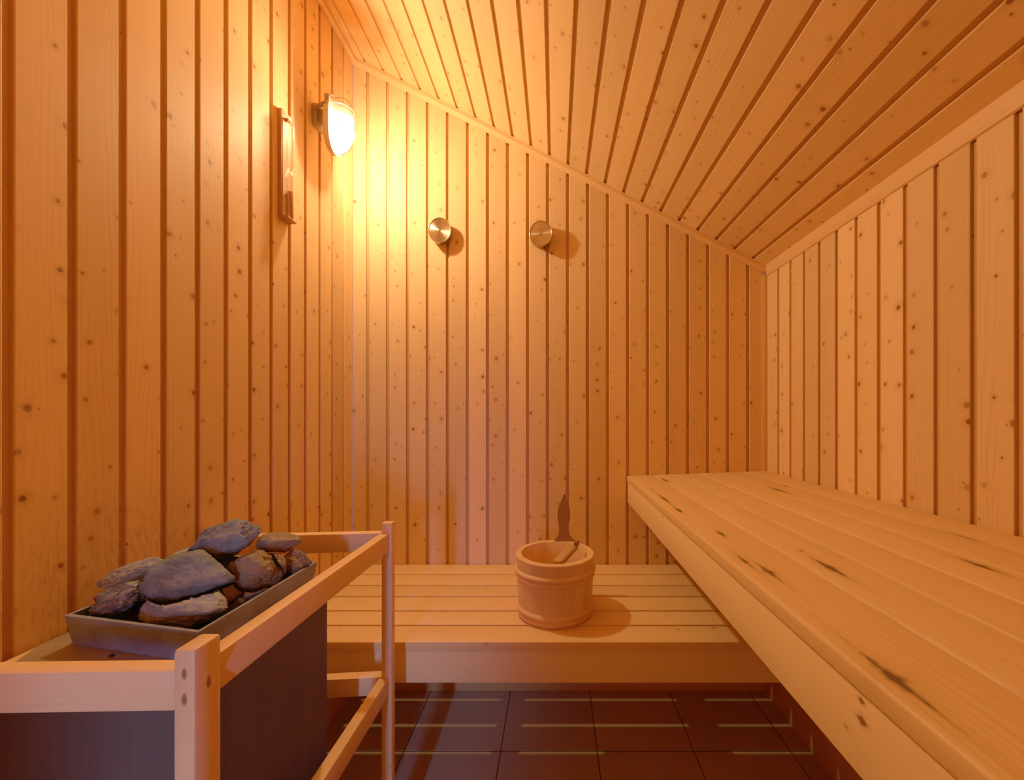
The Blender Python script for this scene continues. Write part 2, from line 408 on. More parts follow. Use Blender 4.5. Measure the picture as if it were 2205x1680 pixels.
# ---------------------------------------------------------------- lower bench
ZL = CAM_Z - 0.7146
lb = thing('sauna_bench', 'low slatted pine bench along the back wall, under the wooden bucket', 'bench', (0.02, 1.6, 0))
bm = bmesh.new(); uv_layers(bm)
seams = [1.279, 1.383, 1.487, 1.604, 1.710, 1.829, 1.952]
gap = 0.0085
for k in range(6):
    y0 = seams[k] + (gap / 2 if k else 0); y1 = seams[k + 1] - (gap / 2 if k < 5 else 0)
    add_box(bm, (XL + 0.006, y0, ZL - 0.030), (XR - 0.018, y1, ZL), 0.003, 2, 0)
o = to_obj('seat', bm, M_BENCH2, None, smooth=40); o.parent = lb; o.matrix_parent_inverse = Matrix.Translation(-lb.location)
def child(o, par):
    o.parent = par; o.matrix_parent_inverse = Matrix.Translation(-Vector(par.location)); return o
child(board('front_board', (XL + 0.006, 1.284, CAM_Z - 0.8475), (XR - 0.018, 1.310, ZL - 0.0305), 0, M_FRONT), lb)
for x in (-0.93, -0.345, 0.30, 0.93):
    child(board('support_batten', (x - 0.036, 1.311, ZL - 0.085), (x + 0.036, YB - 0.012, ZL - 0.0305), 1, M_BENCH2), lb)
child(board('rear_batten', (XL + 0.006, YB - 0.052, ZL - 0.135), (XR - 0.018, YB - 0.012, ZL - 0.0855), 0, M_BENCH2), lb)

# ---------------------------------------------------------------- upper bench (slightly sloping to its front edge)
ZU = CAM_Z - 0.262
TILT = 0.036
def sk(co): return Vector((co.x, co.y, co.z - (XR - co.x) * TILT))
ub = thing('sauna_bench', 'high wide bench of long knotty planks along the right wall', 'bench', (0.68, 0.7, 0))
bm = bmesh.new(); uv_layers(bm)
xs = [0.346, 0.4715, 0.579, 0.688, 0.798, 0.908, XR - 0.004]
for k in range(6):
    x0 = xs[k] + (0.0012 if k else 0); x1 = xs[k + 1] - (0.0012 if k < 5 else 0)
    add_box(bm, (x0, YF + 0.01, ZU - 0.030), (x1, YB - 0.004, ZU), 0.006, 3, 1, sk)
child(to_obj('seat', bm, M_BENCH, None, smooth=40), ub)
child(board('front_board', (0.350, YF + 0.01, ZU - 0.0305 - 0.098), (0.378, YB - 0.010, ZU - 0.0305), 1, M_FRONT, skew=sk), ub)
for y in (-0.40, 0.20, 0.80, 1.40, 1.90):
    child(board('support_batten', (0.379, y - 0.025, ZU - 0.095), (XR - 0.004, y + 0.025, ZU - 0.0305), 0, M_BENCH2, skew=sk), ub)
child(board('wall_batten', (XR - 0.044, YF + 0.01, ZU - 0.148), (XR - 0.004, YB - 0.010, ZU - 0.0955), 1, M_BENCH2), ub)

# ---------------------------------------------------------------- guard rail round the heater
gd = thing('heater_guard_rail', 'pale timber guard rail of posts and double rails round the heater', 'guard rail', (-0.72, 0.86, 0))
def g_board(name, lo, hi, axis, skew=None, bev=0.0035, mat=None):
    return child(board(name, lo, hi, axis, mat or M_GUARD, None, bev, skew), gd)
TP = CAM_Z - 0.3085                # post tops
TR = CAM_Z - 0.3384                # rail tops
g_board('post', (-0.5045, 0.533, 0), (-0.4755, 0.577, TP), 2, bev=0.005, mat=M_POST)
g_board('post', (-0.5025, 1.168, 0), (-0.4725, 1.196, TP), 2, bev=0.004)
g_board('post', (-0.966, 1.118, 0), (-0.926, 1.150, TP), 2, bev=0.004)
g_board('post', (-0.966, 0.523, 0), (-0.936, 0.560, TP), 2, bev=0.004)
g_board('top_rail', (-0.507, 0.579, TR - 0.054), (-0.480, 1.167, TR), 1)                       # right side
def rot_back(co): return Vector((co.x, co.y + (co.x + 0.5035) * 0.085, co.z))
g_board('top_rail', (-0.925, 1.172, TR - 0.054), (-0.5035, 1.202, TR), 0, rot_back)
g_board('top_rail', (-0.935, 0.537, TR - 0.054), (-0.5055, 0.565, TR), 0, lambda c: Vector((c.x, c.y + (c.x + 0.505) * 0.022, c.z)))
g_board('top_rail', (-0.966, 0.562, CAM_Z - 0.4288 - 0.054), (-0.940, 1.116, CAM_Z - 0.4288), 1)
LR = CAM_Z - 0.756
g_board('lower_rail', (-0.509, 0.579, LR - 0.054), (-0.481, 1.167, LR), 1)
g_board('lower_rail', (-0.925, 1.172, LR - 0.054), (-0.5035, 1.204, LR), 0, rot_back)
g_board('lower_rail', (-0.935, 0.537, LR - 0.054), (-0.5055, 0.565, LR), 0)

# ---------------------------------------------------------------- heater
def casing_mat():
    T = NT('dark_enamel_casing')
    tc = T.n('ShaderNodeTexCoord').outputs['Object']
    mp = T.n('ShaderNodeMapping'); T.set(mp.inputs[0], tc); mp.inputs['Scale'].default_value = (60, 60, 4)
    a = T.noise(mp.outputs[0], 1.0, 4.0, 0.6); b = T.noise(tc, 5.0, 3.0)
    col = T.mix(T.remap(T.math('ADD', T.math('MULTIPLY', a, 0.5), T.math('MULTIPLY', b, 0.5)), 0.3, 0.7), rgb(0.034, 0.027, 0.027), rgb(0.052, 0.043, 0.044))
    return T.finish(T.principled(col, 0.62, 0.15, T.bump(a, 0.08, 0.001), 0.35))
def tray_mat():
    T = NT('daylight_blue_steel')
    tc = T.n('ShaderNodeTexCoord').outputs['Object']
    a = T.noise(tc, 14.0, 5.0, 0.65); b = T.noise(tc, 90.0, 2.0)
    col = T.mix(T.remap(a, 0.35, 0.68), rgb(0.10, 0.125, 0.21), rgb(0.19, 0.26, 0.46))  # blue of reflected daylight put into the steel colour
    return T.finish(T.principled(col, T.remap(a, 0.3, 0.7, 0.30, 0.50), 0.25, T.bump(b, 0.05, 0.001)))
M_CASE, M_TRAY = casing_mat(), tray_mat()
M_HOLE = plain('black_void', rgb(0.006, 0.005, 0.005), 0.9)
M_FLANGE = plain('tan_steel_flange', rgb(0.34, 0.26, 0.19), 0.4, 0.6, var=0.2, bscale=20)
ht = thing('sauna_heater', 'dark metal sauna heater with an open stone tray, inside the guard rail', 'heater', (-0.73, 0.82, 0))
CT = CAM_Z - 0.410
def prism(bm, quad, z0, z1):
    lo = [bm.verts.new((x, y, z0)) for x, y in quad]; hi = [bm.verts.new((x, y, z1)) for x, y in quad]
    bm.faces.new(lo[::-1]); bm.faces.new(hi)
    n = len(quad)
    for i in range(n): j = (i + 1) % n; bm.faces.new((lo[i], lo[j], hi[j], hi[i]))
    bmesh.ops.recalc_face_normals(bm, faces=bm.faces[:])
bm = bmesh.new()
case = [(-0.558, 0.640), (-0.556, 0.990), (-0.925, 1.010), (-0.925, 0.725), (-0.900, 0.668), (-0.896, 0.640)]
prism(bm, case, 0.10, CT - 0.004)
bmesh.ops.bevel(bm, geom=[e for e in bm.edges], offset=0.004, segments=2, affect='EDGES')
child(to_obj('casing', bm, M_CASE, smooth=40), ht)
bm = bmesh.new()
prism(bm, [(x * 0.995 - 0.0036, y * 0.995 + 0.004) for x, y in case], CT - 0.0035, CT)
child(to_obj('top_plate', bm, M_FLANGE), ht)
for x, y in ((-0.60, 0.68), (-0.60, 0.94), (-0.87, 0.70), (-0.87, 0.96)):
    bm = bmesh.new(); lathe(bm, [(0.0, 0.0), (0.02, 0.0), (0.02, 0.012), (0.012, 0.018), (0.012, 0.10), (0.0, 0.10)], 20)
    f = child(to_obj('leg', bm, M_CASE, smooth=40), ht); f.location = (x, y, 0)
# the tray: thin folded walls and a dark floor
FRc, BRc, FLc = at_h(427, 1362, 0.354), at_h(683, 1210, 0.354), at_h(138, 1326, 0.354)
BLc = BRc + (FLc - FRc)
quad = [Vector((q.x, q.y)) for q in (FLc, FRc, BRc, BLc)]
cen = sum(quad, Vector((0, 0))) / 4
TT, TB = CAM_Z - 0.354, CT + 0.0005
def inset(q, d):
    return [cen + (p - cen) * (1 - d / (p - cen).length) for p in q]
bm = bmesh.new()
bot = inset(quad, 0.010); inn = inset(quad, 0.009); inb = inset(quad, 0.016)
L = [[bm.verts.new((p.x, p.y, z)) for p in q] for q, z in ((bot, TB), (quad, TT), (inn, TT), (inb, TB + 0.004))]
for A, B in zip(L[:-1], L[1:]):
    for i in range(4): j = (i + 1) % 4; bm.faces.new((A[i], A[j], B[j], B[i]))
bm.faces.new(L[0][::-1]); fl = bm.faces.new(L[3])
bmesh.ops.recalc_face_normals(bm, faces=bm.faces[:])
fl.material_index = 1
for f in bm.faces:
    if all(abs(v.co.z - TT) < 1e-5 or v in L[3] for v in f.verts) and any(v in L[3] for v in f.verts): f.material_index = 1
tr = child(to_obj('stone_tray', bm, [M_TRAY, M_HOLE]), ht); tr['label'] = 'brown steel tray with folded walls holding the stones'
bm = bmesh.new(); lathe(bm, [(0.0, 0.0), (0.0038, 0.0), (0.0032, 0.003), (0.0, 0.0035)], 14)
sc_ = child(to_obj('bolt', bm, M_HOLE, smooth=40), ht); sc_.location = (-0.757, 0.690, CT + 0.0005)

# ---------------------------------------------------------------- stones
def stone_mat(name, a, b, warm, gloss=0.75, streaky=0.0):
    T = NT(name)
    tc = T.n('ShaderNodeTexCoord').outputs['Object']
    n1 = T.noise(tc, 22.0, 6.0, 0.65); n2 = T.noise(tc, 120.0, 4.0, 0.7); n3 = T.noise(tc, 9.0, 2.0)
    col = T.mix(T.remap(n1, 0.35, 0.65), a, b)
    col = T.mix(T.remap(n3, 0.48, 0.7, 0.0, 0.5), col, warm)
    col = T.mix(T.remap(n2, 0.60, 0.72, 0.0, 0.6), col, rgb(0.025, 0.02, 0.018))
    if streaky:
        mp = T.n('ShaderNodeMapping'); T.set(mp.inputs[0], tc); mp.inputs['Scale'].default_value = (90, 30, 14); mp.inputs['Rotation'].default_value = (0, 0.5, 0)
        st = T.noise(mp.outputs[0], 1.0, 4.0, 0.7)
        col = T.mix(T.remap(st, 0.5, 0.62, 0.0, streaky), col, rgb(0.02, 0.015, 0.013))
    h = T.math('ADD', n1, T.math('MULTIPLY', n2, 0.35))
    return T.finish(T.principled(col, gloss, 0.0, T.bump(h, 0.9, 0.010), 0.4))
M_ST = [stone_mat('grey_olivine_stone', rgb(0.040, 0.062, 0.082), rgb(0.120, 0.175, 0.235), rgb(0.17, 0.13, 0.10)),
        stone_mat('brown_rough_stone', rgb(0.10, 0.072, 0.052), rgb(0.20, 0.145, 0.10), rgb(0.21, 0.115, 0.05)),
        stone_mat('dark_streaked_stone', rgb(0.045, 0.055, 0.075), rgb(0.19, 0.24, 0.32), rgb(0.09, 0.065, 0.055), 0.38, 0.9),
        stone_mat('pale_blue_grey_stone', rgb(0.13, 0.165, 0.22), rgb(0.25, 0.31, 0.40), rgb(0.15, 0.125, 0.11), 0.65)]
LAID = []
def stone(label, px, py, Y, wpx, hpx, depth, roll, mat, seed, rough=1.0, flat=0.0, planes=15):
    r = random.Random(seed)
    bm = bmesh.new(); bmesh.ops.create_icosphere(bm, subdivisions=5, radius=1.0)
    ns = []
    for _ in range(planes):
        v = Vector((r.gauss(0, 1), r.gauss(0, 1), r.gauss(0, 1))).normalized()
        ns.append((v, r.uniform(0.62, 0.95)))
    if flat: ns += [(Vector((0.05, 0, 1)).normalized(), 1 - flat), (Vector((-0.1, 0.1, -1)).normalized(), 1 - flat)]
    off = Vector((r.random() * 20, r.random() * 20, r.random() * 20))
    for v in bm.verts:
        d = v.co.normalized(); R = 1.0; acc = 0.0
        for n, p in ns:
            c = d.dot(n)
            if c > 0.05: acc += (c / p) ** 22
        R = (acc + 1.0) ** (-1 / 22.0)
        R += 0.075 * rough * noise.fractal(d * 2.0 + off, 0.8, 2.1, 5) - 0.05 * rough * abs(noise.noise(d * 4.5 + off)) + 0.034 * rough * noise.fractal(d * 9.0 + off, 0.7, 2.1, 4) - 0.022 * rough * abs(noise.noise(d * 14.0 + off))
        v.co = d * R
    # fit to the wanted width / depth / height, after the roll about the viewing axis
    c_, s_ = math.cos(roll), math.sin(roll)
    W, Hh = wpx * Y / F, hpx * Y / F
    ext = [max(v.co[i] for v in bm.verts) - min(v.co[i] for v in bm.verts) for i in range(3)]
    # stretch first, then roll, then refit to the silhouette box
    for v in bm.verts:
        v.co = Vector((v.co.x / ext[0] * W, v.co.y / ext[1] * depth, v.co.z / ext[2] * min(W, Hh * 0.85)))
        v.co = Vector((v.co.x * c_ - v.co.z * s_, v.co.y, v.co.x * s_ + v.co.z * c_))
    mn = [min(v.co[i] for v in bm.verts) for i in range(3)]; mx = [max(v.co[i] for v in bm.verts) for i in range(3)]
    for v in bm.verts:
        v.co = Vector(((v.co.x - (mn[0] + mx[0]) / 2) / (mx[0] - mn[0]) * W, v.co.y, (v.co.z - (mn[2] + mx[2]) / 2) / (mx[2] - mn[2]) * Hh))
    # nestle against the stones already laid and stay inside the tray
    base = at(px, py, Y)
    eye = Vector((0, 0, CAM_Z))
    for A in LAID:                                     # a stone further down the heap gives way behind the one lying on it
        for v in bm.verts:
            w = base + v.co
            d = w - eye; far = d.length; d.normalize()
            t, last = 0.0, None
            for _ in range(8):
                hit, nrm, idx, dist = A.ray_cast(eye + d * t, d)
                if hit is None: break
                t += dist + 1e-4; last = t
            if last is not None and far < last + 0.001: v.co = eye + d * (last + 0.001) - base
    for v in bm.verts:
        w = base + v.co
        if w.z < TB + 0.008: w.z = TB + 0.008
        if w.z < TT + 0.004:
            for k in range(4):
                a_, b_ = inn[k], inn[(k + 1) % 4]
                e = (b_ - a_).normalized(); nn = Vector((-e.y, e.x))
                if nn.dot(cen - a_) < 0: nn = -nn
                dd_ = nn.dot(Vector((w.x, w.y)) - a_)
                if dd_ < 0.008: w.x += nn.x * (0.008 - dd_); w.y += nn.y * (0.008 - dd_)
        v.co = w - base
    bm.normal_update()
    wb = bm.copy()
    bmesh.ops.smooth_vert(wb, verts=wb.verts[:], factor=0.5, use_axis_x=True, use_axis_y=True, use_axis_z=True)
    wb.normal_update()
    for v in wb.verts: v.co = v.co + base + v.normal * 0.0045
    LAID.append(BVHTree.FromBMesh(wb)); wb.free()
    o = to_obj('heater_stone', bm, mat, None, at(px, py, Y), smooth=50)
    return tag(o, label, 'stone', 'stones heaped in the heater tray')
G, B_, D, P_ = M_ST
stone('largest rounded grey stone in the middle of the heap, below the topmost one', 414, 1239, 0.815, 170, 98, 0.125, -0.12, G, 35, 0.8, 0.12)
stone('topmost grey stone crowning the heap', 490, 1164, 0.905, 144, 97, 0.115, 0.32, G, 67, 1.2, 0.1)
stone('broad grey stone at the front of the tray under the largest stone', 390, 1306, 0.765, 177, 90, 0.105, -0.12, P_, 41, 0.8, 0.12)
stone('dark glossy streaked stone at the front left corner of the heater tray', 256, 1292, 0.775, 126, 82, 0.085, 0.5, D, 11, 1.5)
stone('thin bluish sliver of stone at the front rim of the tray', 342, 1338, 0.735, 66, 24, 0.045, -0.25, P_, 52, 0.8)
stone('blue-grey slanted slab at the left of the heap, on the dark glossy stone', 290, 1232, 0.855, 118, 62, 0.10, 0.42, P_, 23, 0.8, 0.2)
stone('rough brown stone under the right side of the topmost stone', 548, 1227, 0.885, 96, 80, 0.085, -0.5, B_, 71, 1.5)
stone('long brown stone at the back of the heap against the back rail', 600, 1170, 0.965, 84, 47, 0.075, -0.08, B_, 97, 1.2)
stone('small upright brown stone between the rough brown and back corner stones', 590, 1221, 0.905, 50, 62, 0.04, 0.9, B_, 101, 1.2)
stone('dark brown cracked stone in the back right corner of the tray', 638, 1210, 0.955, 60, 54, 0.045, -0.3, B_, 113, 2.0)
stone('orange-brown stone tucked behind the broad front stone, at its right', 482, 1268, 0.835, 60, 84, 0.075, 0.9, B_, 83, 1.0)
stone('dark stone in the shadowed gap at the right edge of the tray', 545, 1266, 0.845, 64, 40, 0.06, -0.3, B_, 131, 1.0)
stone('small orange-lit stone glimpsed between the dark glossy and front stones', 335, 1281, 0.84, 62, 50, 0.07, 0.3, B_, 139, 1.0)
stone('pale edge of stone peeping out behind the largest stone', 405, 1196, 0.895, 62, 34, 0.06, 0.2, P_, 127, 0.8)

# ---------------------------------------------------------------- bucket
BC = Vector((0.0, 1.4865, ZL))
bk = thing('wooden_bucket', 'round pale wooden sauna bucket with two hoops on the low bench', 'bucket', BC)
R0, R1, BH = 0.1340, 0.1435, 0.2165
def rad(z): return R0 + (R1 - R0) * z / BH
stv = [(rng.random(), rng.random()) for _ in range(24)]
bm = bmesh.new()
lathe(bm, [(0.001, 0.004), (R0 - 0.006, 0.004), (R0 - 0.004, 0.0), (R0, 0.003), (R1, BH - 0.003), (R1 - 0.003, BH), (R1 - 0.020, BH),
           (R1 - 0.022, BH - 0.003), (R0 - 0.018, 0.02), (0.001, 0.02)], 96, piece_of=lambda i: stv[(i // 4) % 24])
bmesh.ops.recalc_face_normals(bm, faces=bm.faces[:])
to_obj('body', bm, M_BUCKET, bk, smooth=35)
def hoop(zc, w):
    bm = bmesh.new(); pr = []
    for k in range(21):
        t = k / 20; z = zc - w / 2 + w * t
        bulge = 0.0062 * max(0, math.sin(PI * min(1, t / 0.42))) if t < 0.42 else 0.0085 * max(0, math.sin(PI * (t - 0.42) / 0.58))
        pr.append((rad(z) + bulge - 0.0006, z))
    lathe(bm, pr, 96, piece_of=lambda i: (0.35, 0.8))
    g = bm.loops.layers.uv['grain']
    for f in bm.faces:
        for l in f.loops: l[g].uv = (l[g].uv[1], l[g].uv[0])
    return to_obj('hoop', bm, M_BUCKET, bk, smooth=60)
hoop(0.157, 0.036); hoop(0.026, 0.036)
# the leaf-shaped tall stave that serves as a handle
def leaf(name, prof, thick, mat, parent, loc, bend=None):
    bm = bmesh.new(); g, p = uv_layers(bm)
    rows = []
    for z, xl, xr in prof:
        rows.append([bm.verts.new((xl, thick / 2, z)), bm.verts.new((xr, thick / 2, z)), bm.verts.new((xr, -thick / 2, z)), bm.verts.new((xl, -thick / 2, z))])
    for A, B in zip(rows[:-1], rows[1:]):
        for i in range(4): j = (i + 1) % 4; bm.faces.new((A[i], A[j], B[j], B[i]))
    bm.faces.new(rows[0][::-1]); bm.faces.new(rows[-1])
    bmesh.ops.recalc_face_normals(bm, faces=bm.faces[:])
    ed = [e for e in bm.edges if len(e.link_faces) == 2 and abs(e.verts[0].co.z - e.verts[1].co.z) > 1e-4]
    bmesh.ops.bevel(bm, geom=ed, offset=thick * 0.22, segments=2, affect='EDGES')
    bm.normal_update()
    grain(bm, 2)
    if bend:
        for v in bm.verts: v.co = bend(v.co)
    return to_obj(name, bm, mat, parent, loc, smooth=35)
s1 = 1.612 / F
def lp(x, y): return ((x - VX) * s1, CAM_Z - (y - VY) * s1 - ZL)
raw = [(1066, 1214.5, 1216.5), (1072, 1211.5, 1219), (1080, 1207.5, 1222), (1090, 1203.5, 1225.5), (1100, 1201, 1227.8), (1108, 1200.2, 1228.2), (1116, 1200.6, 1227.5),
       (1124, 1202, 1226), (1132, 1203.2, 1224.5), (1140, 1203.8, 1224), (1148, 1203.2, 1225.4), (1154, 1201.5, 1228), (1160, 1197.5, 1232.5), (1164, 1193.5, 1238), (1169, 1191, 1241)]
prof = []
for y, xl, xr in raw[::-1]:
    prof.append((lp(0, y)[1], lp(xl, y)[0], lp(xr, y)[0]))
prof = [(0.06, prof[0][1], prof[0][2])] + prof
leaf('leaf_handle', prof, 0.016, M_EAR, bk, (0, R1 - 0.012, 0))['label'] = 'tall leaf-shaped darker handle stave'

# ladle lying in the bucket
ld = thing('wooden_ladle', 'wooden ladle with a shade-painted edge, lying across the inside of the bucket', 'ladle', BC)
A_ = at_h(1237, 1176, 0.488) - BC; B2 = at_h(1203, 1211, 0.506) - BC
def ladle():
    a, b = A_, B2
    d = (b - a); L_ = d.length; d.normalize()
    side = Vector((0, 0, 1)).cross(d).normalized(); up = d.cross(side)
    if up.z < 0: up = -up; side = -side
    right = side if side.x > 0 else -side
    def slab(name, s0, s1, wl, wr, z0, z1, mat, bev=0.002):
        bm = bmesh.new(); uv_layers(bm)
        add_box(bm, (s0, wl, z0), (s1, wr, z1), bev, 2, 0)
        M = Matrix(((d.x, right.x, up.x, a.x), (d.y, right.y, up.y, a.y), (d.z, right.z, up.z, a.z), (0, 0, 0, 1)))
        for v in bm.verts: v.co = M @ v.co
        bmesh.ops.recalc_face_normals(bm, faces=bm.faces[:])
        return to_obj(name, bm, mat, ld, smooth=35)
    slab('handle', 0.0, L_ - 0.004, -0.024, 0.003, -0.012, 0.0, M_LADLE)
    slab('shaded_edge', -0.006, L_ - 0.004, 0.0035, 0.0125, -0.012, 0.001, M_EARDARK)['label'] = 'edge strip of the handle with its shade in the colour'  # shade on the handle's right side, painted as a darker strip
    slab('end_block', -0.016, 0.004, -0.001, 0.0150, 0.0015, 0.020, M_EARDARK)['label'] = 'dark brown square end of the handle'
    bm = bmesh.new(); n = 28
    lathe(bm, [(0.002, 0.0), (0.03, 0.004), (0.043, 0.018), (0.046, 0.04), (0.042, 0.04), (0.038, 0.02), (0.026, 0.009), (0.002, 0.006)], n)
    bmesh.ops.recalc_face_normals(bm, faces=bm.faces[:])
    to_obj('bowl', bm, M_EAR, ld, (0.01, 0.0, 0.021), smooth=40)
    st = bmesh.new(); uv_layers(st)
    add_box(st, (-0.006, -0.010, 0.055), (0.006, 0.010, 0.20), 0.002, 2, 2)
ladle()

# ---------------------------------------------------------------- wall lamp
LY, LX, LZ = 1.655, -0.912, CAM_Z + (897 - 272) * 1.655 / F
lm = thing('wall_lamp', 'glowing oval bulkhead lamp with wire guard on the left wall', 'lamp', (XL, LY, LZ))
M_CER = plain('cream_ceramic', rgb(0.52, 0.42, 0.34), 0.35, 0.0, 0.5)
M_WIRE = plain('white_wire', rgb(0.60, 0.55, 0.48), 0.35, 0.3)
M_CAP = plain('brown_bracket', rgb(0.26, 0.19, 0.15), 0.45, 0.2)
def glass_mat():
    T = NT('lamp_glass')
    tr_ = T.n('ShaderNodeBsdfTransparent'); tr_.inputs[0].default_value = rgb(0.97, 0.95, 0.90)
    gl = T.n('ShaderNodeBsdfGlossy'); gl.inputs['Roughness'].default_value = 0.08
    tl = T.n('ShaderNodeBsdfTranslucent'); tl.inputs[0].default_value = rgb(1, 0.97, 0.9)
    m1 = T.n('ShaderNodeMixShader'); m1.inputs[0].default_value = 0.10
    T.t.links.new(tr_.outputs[0], m1.inputs[1]); T.t.links.new(gl.outputs[0], m1.inputs[2])
    m2 = T.n('ShaderNodeMixShader'); m2.inputs[0].default_value = 0.035
    T.t.links.new(m1.outputs[0], m2.inputs[1]); T.t.links.new(tl.outputs[0], m2.inputs[2])
    return T.finish(m2.outputs[0])
def emit(name, col, s):
    T = NT(name); e = T.n('ShaderNodeEmission'); e.inputs[0].default_value = col; e.inputs[1].default_value = s
    return T.finish(e.outputs[0])
HW, HH = 0.052, 0.112              # half width (along y), half height
def oval(k, x, n=48, sy=1.0, sz=1.0, dz=0.0):
    pts = []
    for i in range(n):
        a = 2 * PI * i / n; ca, sa = math.cos(a), math.sin(a)
        e = 2 / 2.5
        pts.append(Vector((x, HW * sy * k * math.copysign(abs(ca) ** e, ca), HH * sz * k * math.copysign(abs(sa) ** e, sa) + dz)))
    return pts
def loft(rings, capA=True, capB=True):
    bm = bmesh.new(); R = [[bm.verts.new(q) for q in r] for r in rings]
    n = len(R[0])
    for A, B in zip(R[:-1], R[1:]):
        for i in range(n): j = (i + 1) % n; bm.faces.new((A[i], A[j], B[j], B[i]))
    if capA: bm.faces.new(R[0][::-1])
    if capB: bm.faces.new(R[-1])
    bmesh.ops.recalc_face_normals(bm, faces=bm.faces[:])
    return bm
xb = LX - XL
to_obj('base', loft([oval(0.94, xb - 0.012), oval(1.0, xb - 0.008), oval(1.03, xb + 0.004), oval(1.03, xb + 0.012), oval(0.95, xb + 0.014)]), M_CER, lm, smooth=40)
dome = []
for k in range(11):
    t = k / 10 * PI / 2
    dome.append(oval(0.93 * math.cos(t) ** 0.75 if k < 10 else 0.04, xb + 0.0145 + 0.072 * math.sin(t)))
to_obj('glass_cover', loft(dome, False, True), glass_mat(), lm, smooth=60)
BULB = Vector((xb + 0.042, 0.004, -0.022))
bm = bmesh.new(); lathe(bm, [(0.001, -0.036), (0.012, -0.033), (0.020, -0.024), (0.023, -0.010), (0.021, 0.004), (0.015, 0.016), (0.010, 0.026), (0.001, 0.028)], 24)
bmesh.ops.recalc_face_normals(bm, faces=bm.faces[:])
to_obj('bulb', bm, emit('bulb_glow', rgb(1.0, 0.475, 0.15), 2150.0), lm, BULB, smooth=60)
bm = bmesh.new(); lathe(bm, [(0.001, 0.0), (0.022, 0.0), (0.026, 0.004), (0.026, 0.030), (0.020, 0.040), (0.001, 0.041)], 24)
bmesh.ops.recalc_face_normals(bm, faces=bm.faces[:])
to_obj('socket', bm, M_CER, lm, BULB + Vector((0, 0, 0.030)), smooth=40)
# wire guard: a rim, two hoops over and one spine
def over(z, n=14):
    hw = HW * (max(0.0, 1 - (abs(z) / (HH * 1.02)) ** 2.5)) ** 0.4
    return [Vector((xb + 0.012 + 0.080 * (max(0, 1 - (abs(z) / (HH * 1.1)) ** 2.6)) ** 0.5 * math.sin(PI * i / n) ** 0.6, -hw * 1.02 * math.cos(PI * i / n), z)) for i in range(n + 1)]
bm = bmesh.new()
tube(bm, oval(1.05, xb + 0.012, 40), 0.0026, 8, True)
for z in (0.062, -0.02): tube(bm, over(z), 0.0018, 8)
sp_ = [Vector((xb + 0.012 + 0.080 * math.sin(PI * i / 20) ** 0.6, 0, HH * 1.05 * math.cos(PI * i / 20))) for i in range(21)]
tube(bm, sp_, 0.0018, 8)
to_obj('wire_guard', bm, M_WIRE, lm, smooth=60)
# cap over the upper end of the glass, and bracket back to the wall
bm = bmesh.new(); uv_layers(bm)
add_box(bm, (0.0, -0.030, -0.012), (0.020, 0.030, 0.075), 0.004)
add_box(bm, (0.018, -0.018, 0.010), (xb - 0.010, 0.018, 0.06), 0.004)
to_obj('bracket', bm, M_CAP, lm, smooth=40)
bm = bmesh.new(); tube(bm, [(0.004, -0.02, 0.045), (0.02, -0.034, 0.052), (xb - 0.004, -0.044, 0.062), (xb + 0.003, -0.05, 0.064)], 0.008, 12)
to_obj('cable_gland', bm, M_CAP, lm, smooth=60)
bm = bmesh.new(); lathe(bm, [(0.001, 0), (0.011, 0.001), (0.013, 0.006), (0.013, 0.016), (0.009, 0.021), (0.001, 0.022)], 18)
k_ = to_obj('clamp_screw', bm, M_CAP, lm, (xb - 0.006, -0.040, 0.088), smooth=40); k_.rotation_euler = (0, PI / 2, 0)

# ---------------------------------------------------------------- gauges
def metal_radial():
    T = NT('brushed_brass_dial')
    tg = T.n('ShaderNodeTangent', direction_type='RADIAL', axis='Z')
    tc = T.n('ShaderNodeTexCoord').outputs['Object']
    ln = T.n('ShaderNodeVectorMath', operation='LENGTH'); T.set(ln.inputs[0], tc)
    rg = T.noise(T.comb(T.math('MULTIPLY', ln.outputs['Value'], 1800.0), 0, 0), 1.0, 2.0)
    col = T.mix(rg, rgb(0.42, 0.32, 0.21), rgb(0.60, 0.49, 0.36))
    return T.finish(T.principled(col, 0.30, 1.0, None, None, Anisotropic=0.92, Tangent=tg.outputs[0], **{'Anisotropic Rotation': 0.25}))
M_DIAL = metal_radial()
M_RIM = plain('polished_brass_rim', rgb(0.50, 0.36, 0.20), 0.22, 1.0)
M_HOUS = plain('dull_brass_housing', rgb(0.34, 0.22, 0.12), 0.38, 0.85)
M_INK = plain('dark_ink', rgb(0.06, 0.035, 0.02), 0.6)
M_RED = plain('red_ink', rgb(0.45, 0.08, 0.03), 0.6)
